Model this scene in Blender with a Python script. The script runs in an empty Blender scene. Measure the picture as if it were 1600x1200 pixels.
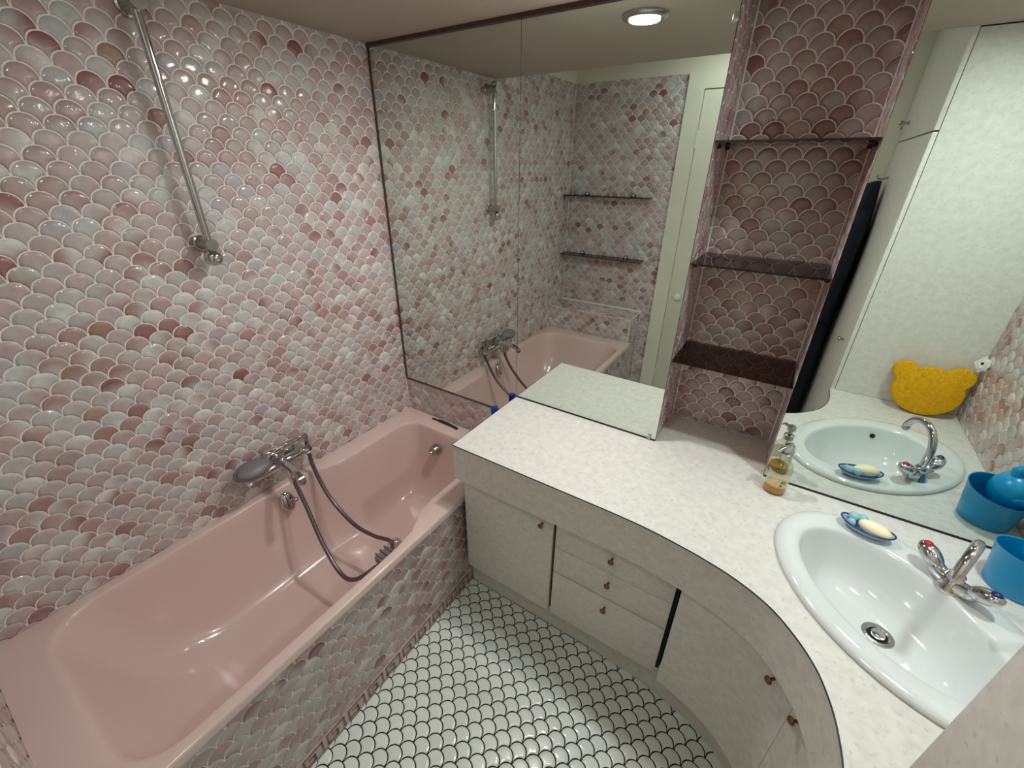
import bpy, bmesh, math, random
from mathutils import Vector, Matrix

# ------------------------------------------------------------------ camera
sc = bpy.context.scene
COL = sc.collection
F_PX, PITCH, YAW, ROLL = 661.5, 0.4775, 0.5732, 0.0082
CAM = Vector((1.6476, -1.4604, 1.8095))
def cam_axes():
    cp, sp, cy, sy = math.cos(PITCH), math.sin(PITCH), math.cos(YAW), math.sin(YAW)
    fw = Vector((-sy * cp, cy * cp, -sp)); rt = Vector((cy, sy, 0)); up = rt.cross(fw)
    c, s = math.cos(ROLL), math.sin(ROLL)
    return fw, c * rt + s * up, -s * rt + c * up
FW, RT, UP = cam_axes()
cam_d = bpy.data.cameras.new('camera'); cam_d.sensor_fit = 'HORIZONTAL'; cam_d.sensor_width = 36
cam_d.lens = F_PX / 1600 * 36; cam_d.clip_start = 0.02
cam = bpy.data.objects.new('camera', cam_d); COL.objects.link(cam)
m = Matrix((RT, UP, -FW)).transposed().to_4x4(); m.translation = CAM
cam.matrix_world = m
sc.camera = cam

# ------------------------------------------------------------------ world, lights, exposure
w = bpy.data.worlds.new('world'); sc.world = w; w.use_nodes = True
w.node_tree.nodes['Background'].inputs[0].default_value = (0.8, 0.85, 0.9, 1)
w.node_tree.nodes['Background'].inputs[1].default_value = 0.02
H = 2.2351
LIGHTS = [((1.058, -0.21), 9.5, (1.0, 0.965, 0.925)), ((2.17, -0.35), 7.5, (0.87, 1.0, 0.97))]
ENTRY = ((1.10, -1.50, 2.535), 3.2, (0.86, 1.0, 0.98))       # ceiling lamp of the higher part by the door
for (lx, ly), pw, colr in LIGHTS:
    ld = bpy.data.lights.new('downlight_lamp', 'AREA'); ld.shape = 'DISK'; ld.size = 0.095
    ld.energy = pw; ld.color = colr; ld.spread = math.radians(179)
    lo = bpy.data.objects.new('downlight_lamp', ld); lo.location = (lx, ly, H - 0.016); COL.objects.link(lo)
ld = bpy.data.lights.new('entry_lamp', 'AREA'); ld.shape = 'DISK'; ld.size = 0.22; ld.energy = ENTRY[1]; ld.color = ENTRY[2]
lo = bpy.data.objects.new('entry_lamp', ld); lo.location = ENTRY[0]; COL.objects.link(lo)
vs = sc.view_settings
vs.view_transform = 'Standard'; vs.look = 'None'; vs.gamma = 1.0; vs.use_curve_mapping = False
vs.exposure = 0.10
sc.cycles.max_bounces = 14; sc.cycles.diffuse_bounces = 6; sc.cycles.glossy_bounces = 8
sc.cycles.transparent_max_bounces = 16
sc.cycles.sample_clamp_indirect = 0.0
sc.cycles.use_denoising = True

R = random.Random(7)

# ------------------------------------------------------------------ measures (metres)
ZC, ZT, ZMB = 0.8513, 0.5617, 0.7502      # worktop, tub rim, low mirror edge
XS, X1, X2, XW = 0.7296, 1.375, 1.7529, 2.417
DN, YF, YN, YP, YS = 0.248, -0.4605, -1.9194, -0.927, -0.897
ZF = 0.6918
XT, XA, YT = 0.735, 0.722, -1.664
XCL = 1.960
ZTILE = 2.335
TW, TP = 0.0645, 0.0345                   # scale tile width and row pitch

def lin(c):
    return tuple(((v / 255) / 12.92 if v / 255 <= 0.04045 else ((v / 255 + 0.055) / 1.055) ** 2.4) for v in c)

# ------------------------------------------------------------------ materials
MATS = {}
def mat(name, rgb, rough=0.5, metal=0.0, spec=0.5, coat=0.0, trans=0.0, ior=1.45, emit=None, es=0.0):
    if name in MATS: return MATS[name]
    mt = bpy.data.materials.new(name); mt.use_nodes = True
    b = mt.node_tree.nodes['Principled BSDF']
    b.inputs['Base Color'].default_value = (*lin(rgb), 1)
    b.inputs['Roughness'].default_value = rough; b.inputs['Metallic'].default_value = metal
    b.inputs['Specular IOR Level'].default_value = spec; b.inputs['Coat Weight'].default_value = coat
    b.inputs['Transmission Weight'].default_value = trans; b.inputs['IOR'].default_value = ior
    if emit:
        b.inputs['Emission Color'].default_value = (*lin(emit), 1); b.inputs['Emission Strength'].default_value = es
    MATS[name] = mt
    return mt
def nodes(mt): return mt.node_tree.nodes, mt.node_tree.links, mt.node_tree.nodes['Principled BSDF']
def mottled(name, a, b_, rough, scale=30.0, detail=6.0, lo=0.35, hi=0.7, bump=0.0, bscale=60, c3=None, s3=120, coat=0.0):
    mt = mat(name, a, rough, coat=coat); N, L, P = nodes(mt)
    tc = N.new('ShaderNodeTexCoord'); nz = N.new('ShaderNodeTexNoise')
    nz.inputs['Scale'].default_value = scale; nz.inputs['Detail'].default_value = detail
    L.new(tc.outputs['Object'], nz.inputs['Vector'])
    rp = N.new('ShaderNodeValToRGB')
    rp.color_ramp.elements[0].position = lo; rp.color_ramp.elements[0].color = (*lin(a), 1)
    rp.color_ramp.elements[1].position = hi; rp.color_ramp.elements[1].color = (*lin(b_), 1)
    L.new(nz.outputs['Fac'], rp.inputs['Fac']); out = rp.outputs['Color']
    if c3:
        n2 = N.new('ShaderNodeTexNoise'); n2.inputs['Scale'].default_value = s3; n2.inputs['Detail'].default_value = 3
        L.new(tc.outputs['Object'], n2.inputs['Vector'])
        r2 = N.new('ShaderNodeValToRGB'); r2.color_ramp.elements[0].position = 0.58; r2.color_ramp.elements[1].position = 0.72
        L.new(n2.outputs['Fac'], r2.inputs['Fac'])
        mx = N.new('ShaderNodeMix'); mx.data_type = 'RGBA'
        L.new(r2.outputs['Color'], mx.inputs[0]); L.new(out, mx.inputs[6]); mx.inputs[7].default_value = (*lin(c3), 1)
        out = mx.outputs[2]
    L.new(out, P.inputs['Base Color'])
    if bump:
        nb = N.new('ShaderNodeTexNoise'); nb.inputs['Scale'].default_value = bscale; nb.inputs['Detail'].default_value = 4
        L.new(tc.outputs['Object'], nb.inputs['Vector'])
        bp = N.new('ShaderNodeBump'); bp.inputs['Strength'].default_value = bump; bp.inputs['Distance'].default_value = 0.004
        L.new(nb.outputs['Fac'], bp.inputs['Height']); L.new(bp.outputs['Normal'], P.inputs['Normal'])
    return mt
def tile_material(name, rough, noise_amt, hammer):
    """glazed tile: colour from the tile's own glaze (attribute Col), cloudy glaze, hammered relief where alpha says so"""
    mt = mat(name, (210, 190, 190), rough, coat=0.85); N, L, P = nodes(mt)
    P.inputs['Coat Roughness'].default_value = 0.06
    at = N.new('ShaderNodeAttribute'); at.attribute_name = 'Col'
    tc = N.new('ShaderNodeTexCoord')
    nz = N.new('ShaderNodeTexNoise'); nz.inputs['Scale'].default_value = 38; nz.inputs['Detail'].default_value = 5
    L.new(tc.outputs['Object'], nz.inputs['Vector'])
    hs = N.new('ShaderNodeHueSaturation'); L.new(at.outputs['Color'], hs.inputs['Color'])
    mr = N.new('ShaderNodeMapRange'); mr.inputs[3].default_value = 1 - noise_amt; mr.inputs[4].default_value = 1 + noise_amt
    L.new(nz.outputs['Fac'], mr.inputs[0]); L.new(mr.outputs[0], hs.inputs['Value'])
    L.new(hs.outputs['Color'], P.inputs['Base Color'])
    nb = N.new('ShaderNodeTexNoise'); nb.inputs['Scale'].default_value = 230; nb.inputs['Detail'].default_value = 1
    L.new(tc.outputs['Object'], nb.inputs['Vector'])
    mu = N.new('ShaderNodeMath'); mu.operation = 'MULTIPLY'; mu.inputs[1].default_value = hammer
    L.new(at.outputs['Alpha'], mu.inputs[0])
    bp = N.new('ShaderNodeBump'); bp.inputs['Distance'].default_value = 0.004
    L.new(mu.outputs[0], bp.inputs['Strength']); L.new(nb.outputs['Fac'], bp.inputs['Height'])
    L.new(bp.outputs['Normal'], P.inputs['Coat Normal'])
    return mt
def see_through(name, rgb, gloss=0.08, rough=0.02):
    """thin tinted clear material: tinted see-through plus a surface gloss"""
    mt = bpy.data.materials.new(name); mt.use_nodes = True; N, L = mt.node_tree.nodes, mt.node_tree.links
    N.remove(N['Principled BSDF'])
    t = N.new('ShaderNodeBsdfTransparent'); t.inputs[0].default_value = (*lin(rgb), 1)
    g = N.new('ShaderNodeBsdfGlossy'); g.inputs['Roughness'].default_value = rough
    lw = N.new('ShaderNodeLayerWeight'); lw.inputs[0].default_value = 0.5
    pw_ = N.new('ShaderNodeMath'); pw_.operation = 'POWER'; pw_.inputs[1].default_value = 5.0; L.new(lw.outputs['Facing'], pw_.inputs[0])
    mr = N.new('ShaderNodeMapRange'); mr.inputs[3].default_value = 0.045; mr.inputs[4].default_value = 0.9; L.new(pw_.outputs[0], mr.inputs[0])
    mx = N.new('ShaderNodeMixShader'); L.new(mr.outputs[0], mx.inputs[0])
    L.new(t.outputs[0], mx.inputs[1]); L.new(g.outputs[0], mx.inputs[2]); L.new(mx.outputs[0], N['Material Output'].inputs['Surface'])
    MATS[name] = mt
    return mt
M_TILE = tile_material('wall_tile_glaze', 0.40, 0.24, 0.6)
M_FTILE = tile_material('floor_tile_glaze', 0.28, 0.05, 0.25)
M_GROUT = mottled('pale_grout', (248, 240, 236), (240, 230, 225), 0.8, 40)
M_DGROUT = mottled('dark_grout', (26, 27, 27), (36, 37, 36), 0.8, 60)
M_PINK = mat('pink_enamel', (222, 194, 188), 0.16, coat=0.4)
M_LAM = mottled('speckled_laminate', (220, 217, 212), (208, 204, 198), 0.38, 38, 8, 0.35, 0.68, bump=0.12, bscale=80, c3=(198, 193, 187), s3=80)
M_LAMD = mottled('door_laminate', (226, 222, 215), (214, 209, 201), 0.45, 38, 8, 0.35, 0.68, c3=(204, 199, 191), s3=95)
M_BLACK = mat('black_edge', (14, 13, 12), 0.5)
M_DARK = mat('dark_carcass', (16, 14, 12), 0.6)
M_PAINT = mottled('cream_paint', (230, 224, 208), (226, 220, 204), 0.55, 6)
M_CEIL = mottled('ceiling_paint', (178, 164, 152), (173, 159, 147), 0.6, 5)
M_DOOR = mottled('door_paint', (230, 226, 210), (225, 221, 205), 0.4, 6)
M_MIRROR = mat('mirror_silver', (220, 228, 222), 0.0, metal=1.0)
M_TRIM = mottled('brown_trim', (70, 52, 44), (88, 66, 55), 0.5, 50)
M_CHROME = mat('chrome', (205, 205, 207), 0.09, metal=1.0)
M_STEEL = mat('brushed_steel', (178, 176, 172), 0.24, metal=1.0)
M_HOSE = mat('grey_hose', (112, 105, 103), 0.32, metal=0.75)
M_GREY = mat('grey_plastic', (122, 115, 118), 0.38)
M_BRASS = mat('aged_brass', (140, 104, 58), 0.32, metal=1.0)
M_GLASS = see_through('smoked_glass', (158, 128, 118))
M_GEDGE = mat('smoked_glass_edge', (26, 15, 12), 0.15)
M_CLEAR = see_through('clear_bottle', (238, 240, 232))
M_AMBER = mat('amber_soap', (206, 150, 62), 0.15)
M_CERAM = mat('white_ceramic', (218, 222, 221), 0.10, coat=0.6)
M_BLUE = mat('blue_plastic', (0, 146, 202), 0.28)
M_NAVYB = mat('cobalt_plastic', (18, 58, 140), 0.3)
M_RED = mat('red_cap', (170, 26, 40), 0.3)
M_BCAP = mat('blue_cap', (20, 40, 90), 0.3)
M_DISH = mat('light_blue_dish', (146, 184, 208), 0.25)
M_DRIM = mat('navy_dish_rim', (34, 52, 110), 0.3)
M_BALL = mat('blue_bead', (150, 196, 208), 0.2, coat=0.5)
M_SOAP = mat('cream_soap', (248, 234, 200), 0.5)
M_SPONGE = mottled('yellow_sponge', (238, 178, 10), (216, 152, 0), 0.9, 90, 6, 0.4, 0.7, bump=0.8, bscale=300, c3=(150, 96, 0), s3=420)
M_NAVY = mottled('navy_cloth', (20, 28, 46), (10, 14, 24), 0.85, 14)
M_CLOTHB = mat('black_cloth', (10, 10, 13), 0.9)
M_WHITE = mat('white_plastic', (238, 238, 232), 0.35)
M_LAMP = mat('lamp_glow', (255, 255, 255), 0.4, emit=(255, 246, 232), es=6.0)
M_KEY = mottled('meander_tile', (206, 186, 180), (196, 176, 170), 0.3, 60)
M_KEYD = mat('meander_rose', (136, 96, 92), 0.3)
M_INK = mat('label_ink', (40, 36, 30), 0.6)
M_LABEL = bpy.data.materials.new('frosted_label'); M_LABEL.use_nodes = True
_n, _l = M_LABEL.node_tree.nodes, M_LABEL.node_tree.links; _n.remove(_n['Principled BSDF'])
_t, _d, _m = _n.new('ShaderNodeBsdfTransparent'), _n.new('ShaderNodeBsdfDiffuse'), _n.new('ShaderNodeMixShader')
_d.inputs[0].default_value = (*lin((236, 226, 200)), 1); _m.inputs[0].default_value = 0.55
_l.new(_t.outputs[0], _m.inputs[1]); _l.new(_d.outputs[0], _m.inputs[2]); _l.new(_m.outputs[0], _n['Material Output'].inputs['Surface'])

# ------------------------------------------------------------------ mesh helpers
class MB:
    def __init__(s): s.v = []; s.f = []; s.mi = []; s.cur = 0
    def add(s, vs, fs):
        o = len(s.v); s.v += [Vector(p) for p in vs]; s.f += [tuple(i + o for i in f) for f in fs]; s.mi += [s.cur] * len(fs); return s
    def box(s, a, b, bev=0.0):
        x0, y0, z0 = (min(a[i], b[i]) for i in range(3)); x1, y1, z1 = (max(a[i], b[i]) for i in range(3))
        if bev <= 0:
            vs = [(x, y, z) for z in (z0, z1) for y in (y0, y1) for x in (x0, x1)]
            return s.add(vs, [(0, 2, 3, 1), (4, 5, 7, 6), (0, 1, 5, 4), (2, 6, 7, 3), (0, 4, 6, 2), (1, 3, 7, 5)])
        bm = bmesh.new(); bmesh.ops.create_cube(bm, size=1)
        for v in bm.verts: v.co = ((x0 + x1) / 2 + v.co.x * (x1 - x0), (y0 + y1) / 2 + v.co.y * (y1 - y0), (z0 + z1) / 2 + v.co.z * (z1 - z0))
        bmesh.ops.bevel(bm, geom=bm.edges[:], offset=bev, segments=2, affect='EDGES', profile=0.5)
        return s.addbm(bm)
    def addbm(s, bm):
        bm.verts.index_update(); s.add([v.co.copy() for v in bm.verts], [[v.index for v in f.verts] for f in bm.faces]); bm.free(); return s
    def prism(s, poly, lo, hi, ax='z'):
        """extrude a closed polygon of (a, b) between lo and hi along ax"""
        n = len(poly); P = lambda a, b, c: (a, b, c) if ax == 'z' else ((a, c, b) if ax == 'y' else (c, a, b))
        vs = [P(a, b, lo) for a, b in poly] + [P(a, b, hi) for a, b in poly]
        return s.add(vs, [tuple(range(n - 1, -1, -1)), tuple(range(n, 2 * n))] + [(i, (i + 1) % n, n + (i + 1) % n, n + i) for i in range(n)])
    def rings(s, rings, cap0=True, cap1=True, closed=True):
        n = len(rings[0]); vs = [p for r in rings for p in r]; fs = []
        for k in range(len(rings) - 1):
            for i in range(n if closed else n - 1):
                j = (i + 1) % n; fs.append((k * n + i, k * n + j, (k + 1) * n + j, (k + 1) * n + i))
        if cap0: fs.append(tuple(range(n - 1, -1, -1)))
        if cap1: fs.append(tuple((len(rings) - 1) * n + i for i in range(n)))
        return s.add(vs, fs)
    def lathe(s, prof, c=(0, 0, 0), axis=(0, 0, 1), n=24, sx=1.0, sy=1.0, cap0=True, cap1=True, up=None):
        ax = Vector(axis).normalized(); a = up or (Vector((1, 0, 0)) if abs(ax.x) < 0.9 else Vector((0, 1, 0)))
        u = (a - ax * a.dot(ax)).normalized(); v = ax.cross(u); c = Vector(c)
        rs = [[c + ax * h + (u * math.cos(t) * sx + v * math.sin(t) * sy) * r for t in [2 * math.pi * i / n for i in range(n)]] for r, h in prof]
        return s.rings(rs, cap0, cap1)
    def tube(s, pts, r, n=10, cap=True):
        pts = [Vector(p) for p in pts]; rad = r if isinstance(r, (list, tuple)) else [r] * len(pts); rs = []; pu = None
        for i, p in enumerate(pts):
            t = (pts[min(i + 1, len(pts) - 1)] - pts[max(i - 1, 0)]).normalized()
            if pu is None: a = Vector((0, 0, 1)) if abs(t.z) < 0.9 else Vector((1, 0, 0)); u = (a - t * a.dot(t)).normalized()
            else: u = (pu - t * pu.dot(t)).normalized()
            v = t.cross(u); pu = u
            rs.append([p + (u * math.cos(q) + v * math.sin(q)) * rad[i] for q in [2 * math.pi * k / n for k in range(n)]])
        return s.rings(rs, cap, cap)
    def ball(s, c, r, n=16, m=10, rot=None):
        r = Vector(r) if isinstance(r, (tuple, list)) else Vector((r, r, r)); c = Vector(c)
        rs = []
        for k in range(m + 1):
            th = math.pi * k / m; th = min(max(th, 0.02), math.pi - 0.02)
            ring = []
            for i in range(n):
                p = Vector((r.x * math.sin(th) * math.cos(2 * math.pi * i / n), r.y * math.sin(th) * math.sin(2 * math.pi * i / n), -r.z * math.cos(th)))
                if rot: p = rot @ p
                ring.append(c + p)
            rs.append(ring)
        return s.rings(rs)
    def build(s, name, mats, parent=None, smooth=None, label=None, cat=None, group=None, kind=None):
        me = bpy.data.meshes.new(name); off = Vector(); q = parent
        while q is not None: off = off + q.location; q = q.parent
        me.from_pydata([p - off for p in s.v], [], s.f)
        for mm in (mats if isinstance(mats, (list, tuple)) else [mats]): me.materials.append(mm)
        if len(set(s.mi)) > 1: me.polygons.foreach_set('material_index', s.mi)
        bm = bmesh.new(); bm.from_mesh(me); bmesh.ops.recalc_face_normals(bm, faces=bm.faces[:]); bm.to_mesh(me); bm.free()
        if smooth is not None:
            me.polygons.foreach_set('use_smooth', [True] * len(me.polygons)); me.set_sharp_from_angle(angle=math.radians(smooth))
        o = bpy.data.objects.new(name, me); COL.objects.link(o)
        if parent is not None: o.parent = parent
        return tag(o, label, cat, group, kind)
def tag(o, label=None, cat=None, group=None, kind=None):
    for k, v in (('label', label), ('category', cat), ('group', group), ('kind', kind)):
        if v: o[k] = v
    return o
def thing(name, loc, label, cat, group=None, kind=None):
    o = bpy.data.objects.new(name, None); o.location = loc; o.empty_display_size = 0.05; COL.objects.link(o)
    return tag(o, label, cat, group, kind)
def boxo(name, a, b, mt, parent=None, bev=0.0, **k): return MB().box(a, b, bev).build(name, mt, parent, 30 if bev else None, **k)
def catmull(P, n=8):
    P = [Vector(p) for p in P]; out = []
    for i in range(len(P) - 1):
        p0, p1, p2, p3 = P[max(i - 1, 0)], P[i], P[i + 1], P[min(i + 2, len(P) - 1)]
        for k in range(n):
            t = k / n
            out.append(0.5 * ((2 * p1) + (p2 - p0) * t + (2 * p0 - 5 * p1 + 4 * p2 - p3) * t * t + (3 * p1 - p0 - 3 * p2 + p3) * t ** 3))
    return out + [P[-1]]

# ------------------------------------------------------------------ fish-scale tiles
def scale_outline(w, p, n=5):
    r = w / 2; d = math.hypot(r, p); h = math.sqrt(r * r - d * d / 4)
    ix, iy = r / 2 + h * p / d, -p / 2 + h * r / d
    a0 = math.atan2(iy, ix); pts = []
    for i in range(2 * n + 1):
        a = a0 + (math.pi - 2 * a0) * i / (2 * n); pts.append((r * math.cos(a), r * math.sin(a)))
    def arc(cx, sx):
        s = math.atan2(iy + p, sx * ix - cx); e = math.atan2(-(p * p - r * r) ** 0.5 * 0 + 0.0, -cx)
        return s, e
    # concave left flank: circle centred (-r, -p) from (-ix, iy) down to (0, -p)
    a1 = math.atan2(iy + p, -ix + r)
    for i in range(1, n + 1):
        a = a1 * (1 - i / n); pts.append((-r + r * math.cos(a), -p + r * math.sin(a)))
    a2 = math.atan2(iy + p, ix - r)
    for i in range(1, n):
        a = math.pi + (a2 - math.pi) * i / n; pts.append((r + r * math.cos(a), -p + r * math.sin(a)))
    return pts
OUT = scale_outline(TW, TP)
def clip_poly(poly, u0, u1, v0, v1):
    for ax, lim, sg in ((0, u0, 1), (0, u1, -1), (1, v0, 1), (1, v1, -1)):
        out = []
        for i in range(len(poly)):
            a, b = poly[i - 1], poly[i]; ia, ib = sg * (a[ax] - lim) >= 0, sg * (b[ax] - lim) >= 0
            if ia != ib:
                t = (lim - a[ax]) / (b[ax] - a[ax]); out.append((a[0] + t * (b[0] - a[0]), a[1] + t * (b[1] - a[1])))
            if ib: out.append(b)
        poly = out
        if len(poly) < 3: return []
    return poly
def mixc(a, b, t): return tuple(x + (y - x) * t for x, y in zip(a, b))
G_WHITE, G_PINK, G_ROSE, G_DARK, G_LILAC, G_BROWN = (196, 197, 195), (190, 168, 167), (172, 138, 137), (142, 92, 90), (180, 171, 178), (158, 122, 106)
def shade():
    t = R.random()
    if t < .62: return mixc(G_WHITE, G_PINK, min(1.1, max(0, R.gauss(.66, .36))))
    if t < .80: return mixc(G_PINK, G_ROSE, R.random())
    if t < .87: return mixc(G_ROSE, G_DARK, R.random())
    if t < .96: return mixc(G_WHITE, G_LILAC, R.random())
    return mixc(G_PINK, G_BROWN, R.random())
def wall_glaze(u, v):
    a = shade(); b = shade() if R.random() < 0.60 else a
    if R.random() < 0.20: b = mixc(b, (222, 222, 219), .8)
    j = 1 + R.uniform(-.05, .05)
    A = [min(1, x * j) for x in lin(a)]; B = [min(1, x * j) for x in lin(b)]
    al = 1.0 if R.random() < 0.30 else 0.10
    th = R.uniform(0, 6.283); hgt = R.uniform(.0020, .0036) if al < .5 else R.uniform(.001, .002)
    return A, B, al, th, hgt
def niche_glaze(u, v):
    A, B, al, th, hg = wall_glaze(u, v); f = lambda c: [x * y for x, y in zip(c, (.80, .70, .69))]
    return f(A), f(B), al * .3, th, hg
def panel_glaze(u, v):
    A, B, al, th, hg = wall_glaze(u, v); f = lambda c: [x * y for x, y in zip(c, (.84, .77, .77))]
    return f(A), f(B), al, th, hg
def floor_glaze(u, v):
    g = R.uniform(.90, 1.0); c = [x * g for x in lin((236, 241, 235))]
    return c, c, R.choice((.05, .1, .3)), 0, R.uniform(.0007, .0011)
def project_size(P):
    """how large a spot shows in the photograph: directly or in the mirrors on the far wall"""
    best = 0
    for sy in (1, -1):
        d = Vector((P.x, P.y * sy, P.z)) - CAM; z = d.dot(FW)
        if z < 0.15: continue
        u, v = 800 + F_PX * d.dot(RT) / z, 600 - F_PX * d.dot(UP) / z
        if not (-20 < u < 1620 and -20 < v < 1220): continue
        if sy < 0 and not (570 < u and v < 860): continue
        if sy > 0 and P.y < -1.70 and P.x > -1 and P.z > 0.6: continue
        best = max(best, 1 / z)
    return best
def tiles(parent, org, U, V, Nn, rect, phase, glaze, material, inset=0.925, keep=None, single=300, name='tile'):
    """lay scale tiles over a rectangle; the ones that show largest are parts, the rest one joined part"""
    org, U, V, Nn = Vector(org), Vector(U), Vector(V), Vector(Nn); u0, u1, v0, v1 = rect; recs = []
    r0 = int((v0 - phase[1]) / TP) - 2; r1 = int((v1 - phase[1]) / TP) + 3
    for k in range(r0, r1):
        cv = phase[1] - TW / 2 + k * TP; off = (k % 2) * TW / 2
        c0 = int((u0 - phase[0] - off) / TW) - 2; c1 = int((u1 - phase[0] - off) / TW) + 3
        for q in range(c0, c1):
            cu = phase[0] + off + q * TW
            if keep and not keep(cu, cv): continue
            poly = clip_poly([(cu + a, cv + b) for a, b in OUT], u0, u1, v0, v1)
            if len(poly) < 3: continue
            A2 = abs(sum(poly[i - 1][0] * poly[i][1] - poly[i][0] * poly[i - 1][1] for i in range(len(poly)))) / 2
            if A2 < 6e-5: continue
            if A2 > 0.8 * TW * TP: mu, mv = cu, cv - 0.1 * TP
            else: mu, mv = sum(a for a, _ in poly) / len(poly), sum(b for _, b in poly) / len(poly)
            A, B, al, th, hg = glaze(cu, cv); vs, cs = [], []
            ct, st = math.cos(th), math.sin(th)
            lv = ((inset, 0.0), (inset - .03, .55), (.60, .92)); n = len(poly)
            for s, hh in lv:
                for a, b in poly:
                    x, y = mu + (a - mu) * s, mv + (b - mv) * s; vs.append(org + U * x + V * y + Nn * (hg * hh))
                    t = 0.5 + ((x - mu) * ct + (y - mv) * st) / TW * 1.5; t = min(1, max(0, t)); t = t * t * (3 - 2 * t)
                    cs.append((A[0] + (B[0] - A[0]) * t, A[1] + (B[1] - A[1]) * t, A[2] + (B[2] - A[2]) * t, al))
            vs.append(org + U * mu + V * mv + Nn * hg); cs.append(tuple((A[i] + B[i]) / 2 for i in range(3)) + (al,))
            fs = [(l * n + i, l * n + (i + 1) % n, (l + 1) * n + (i + 1) % n, (l + 1) * n + i) for l in (0, 1) for i in range(n)]
            fs += [(2 * n + i, 2 * n + (i + 1) % n, 3 * n) for i in range(n)]
            if U.cross(V).dot(Nn) < 0: fs = [f[::-1] for f in fs]
            recs.append((project_size(org + U * mu + V * mv) * A2 ** .5, vs, fs, cs))
    recs.sort(key=lambda t: -t[0])
    def emit(nm, vs, fs, cs, kind=None):
        me = bpy.data.meshes.new(nm); me.from_pydata(vs, [], fs); me.materials.append(material)
        ca = me.color_attributes.new('Col', 'FLOAT_COLOR', 'POINT'); ca.data.foreach_set('color', [x for c in cs for x in c])
        me.polygons.foreach_set('use_smooth', [True] * len(fs))
        o = bpy.data.objects.new(nm, me); COL.objects.link(o); o.parent = parent
        if kind: o['kind'] = kind
    seen = [r for r in recs if r[0] > 0][:single]; rest = recs[len(seen):]
    for _, vs, fs, cs in seen: emit(name, vs, fs, cs)
    if rest:
        V2, F2, C2 = [], [], []
        for _, vs, fs, cs in rest:
            o = len(V2); V2 += vs; C2 += cs; F2 += [tuple(i + o for i in f) for f in fs]
        emit(name + '_field', V2, F2, C2, 'stuff')

# ================================================================== SETTING
HH = 2.60
# counter front curve (worktop edge), used by worktop and cabinets
FRONT = [(XS, YF), (1.0, YF), (1.30, YF), (1.42, -.4620), (1.50, -.4665), (1.58, -.4765), (1.653, -.4890), (1.736, -.5110), (1.813, -.5475),
         (1.870, -.5980), (1.914, -.6580), (1.9405, -.7265), (1.9525, -.7880), (1.9565, -.8400), (1.9555, YP)]
FC = [Vector((p.x, p.y)) for p in catmull([(a, b, 0) for a, b in FRONT], 6)]
def offset_curve(d):
    out = []
    for i, p in enumerate(FC):
        t = (FC[min(i + 1, len(FC) - 1)] - FC[max(i - 1, 0)]).normalized(); nrm = Vector((-t.y, t.x))
        out.append(p + nrm * d)
    return out
DOORC, PLINC = offset_curve(0.030), offset_curve(0.0886)

floor = MB().box((-.05, YN - .05, -.06), (XW + .05, .30, -.0005)).build('floor', M_DGROUT, label='floor of small white fish-scale tiles with dark grout', kind='structure')
def on_floor(u, v):
    if u < XA - .03 or v > -.30: return False
    if u > 1.62:
        for i in range(len(PLINC) - 1):
            a, b = PLINC[i], PLINC[i + 1]
            if a.x <= u <= b.x: return v - .04 < a.y + (b.y - a.y) * (u - a.x) / max(b.x - a.x, 1e-6)
        return u < XCL + .03
    return True
tiles(floor, (0, 0, 0), (1, 0, 0), (0, 1, 0), (0, 0, 1), (XA + .002, XCL + .0, YN + .002, -.372), (.7674, -.8796), floor_glaze, M_FTILE, 0.905, on_floor, name='floor_tile')

wl = MB().box((-.08, YN - .05, -.06), (0, .30, ZTILE)).box((-.08, YN - .05, ZTILE), (-.001, .30, HH)).build('wall_left', [M_GROUT], label='left wall of pink and white fish-scale tiles above the bathtub', kind='structure')
boxo('paint_band', (-.001, YN, ZTILE - .015), (.0006, YS - .03, HH), M_PAINT, wl)
def left_keep(u, v): return not (u > YS - .03 and v > H + .03)
tiles(wl, (0, 0, 0), (0, 1, 0), (0, 0, 1), (1, 0, 0), (YN + .003, -.003, ZT - .03, ZTILE), (-1.0659, 1.7432), wall_glaze, M_TILE, keep=left_keep)

wb = MB().box((-.08, YN - .08, -.06), (XW + .1, YN, HH)).build('wall_back', M_GROUT, label='tiled end wall behind the foot of the bathtub, seen in the mirror', kind='structure')
boxo('paint_band', (0, YN, ZTILE - .015), (XW, YN + .0008, HH), M_PAINT, wb)
boxo('painted_panel', (1.80, YN, 0), (XCL, YN + .0007, ZTILE), M_PAINT, wb)
tiles(wb, (0, YN, 0), (1, 0, 0), (0, 0, 1), (0, 1, 0), (.003, .797, .76, ZTILE), (.3202, ZTILE), wall_glaze, M_TILE)

# far wall: solid behind the mirrors, open niche between them
wf = MB()
wf.box((-.08, .0065, -.06), (X1, .30, H + .1)).box((X2, .0065, -.06), (XW + .08, .30, H + .1)).box((X1, DN, -.06), (X2, .33, H + .1)).box((X1, .0065, -.06), (X2, DN, ZC - .025))
wf = wf.build('wall_far', M_GROUT, label='far wall carrying the mirrors, with a narrow tiled niche', kind='structure')
boxo('tile_backing', (0.0, 0.0, ZT - .05), (XS + .02, .0065, ZMB), M_GROUT, wf)
tiles(wf, (0, 0, 0), (1, 0, 0), (0, 0, 1), (0, -1, 0), (.003, XS - .0, ZT - .02, ZMB - .004), (.03, .745), wall_glaze, M_TILE, single=90)
tiles(wf, (0, DN, 0), (1, 0, 0), (0, 0, 1), (0, -1, 0), (X1 + .002, X2 - .002, ZC + .001, H), (1.4627, 1.8319), niche_glaze, M_TILE, single=210, name='niche_tile')
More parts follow.
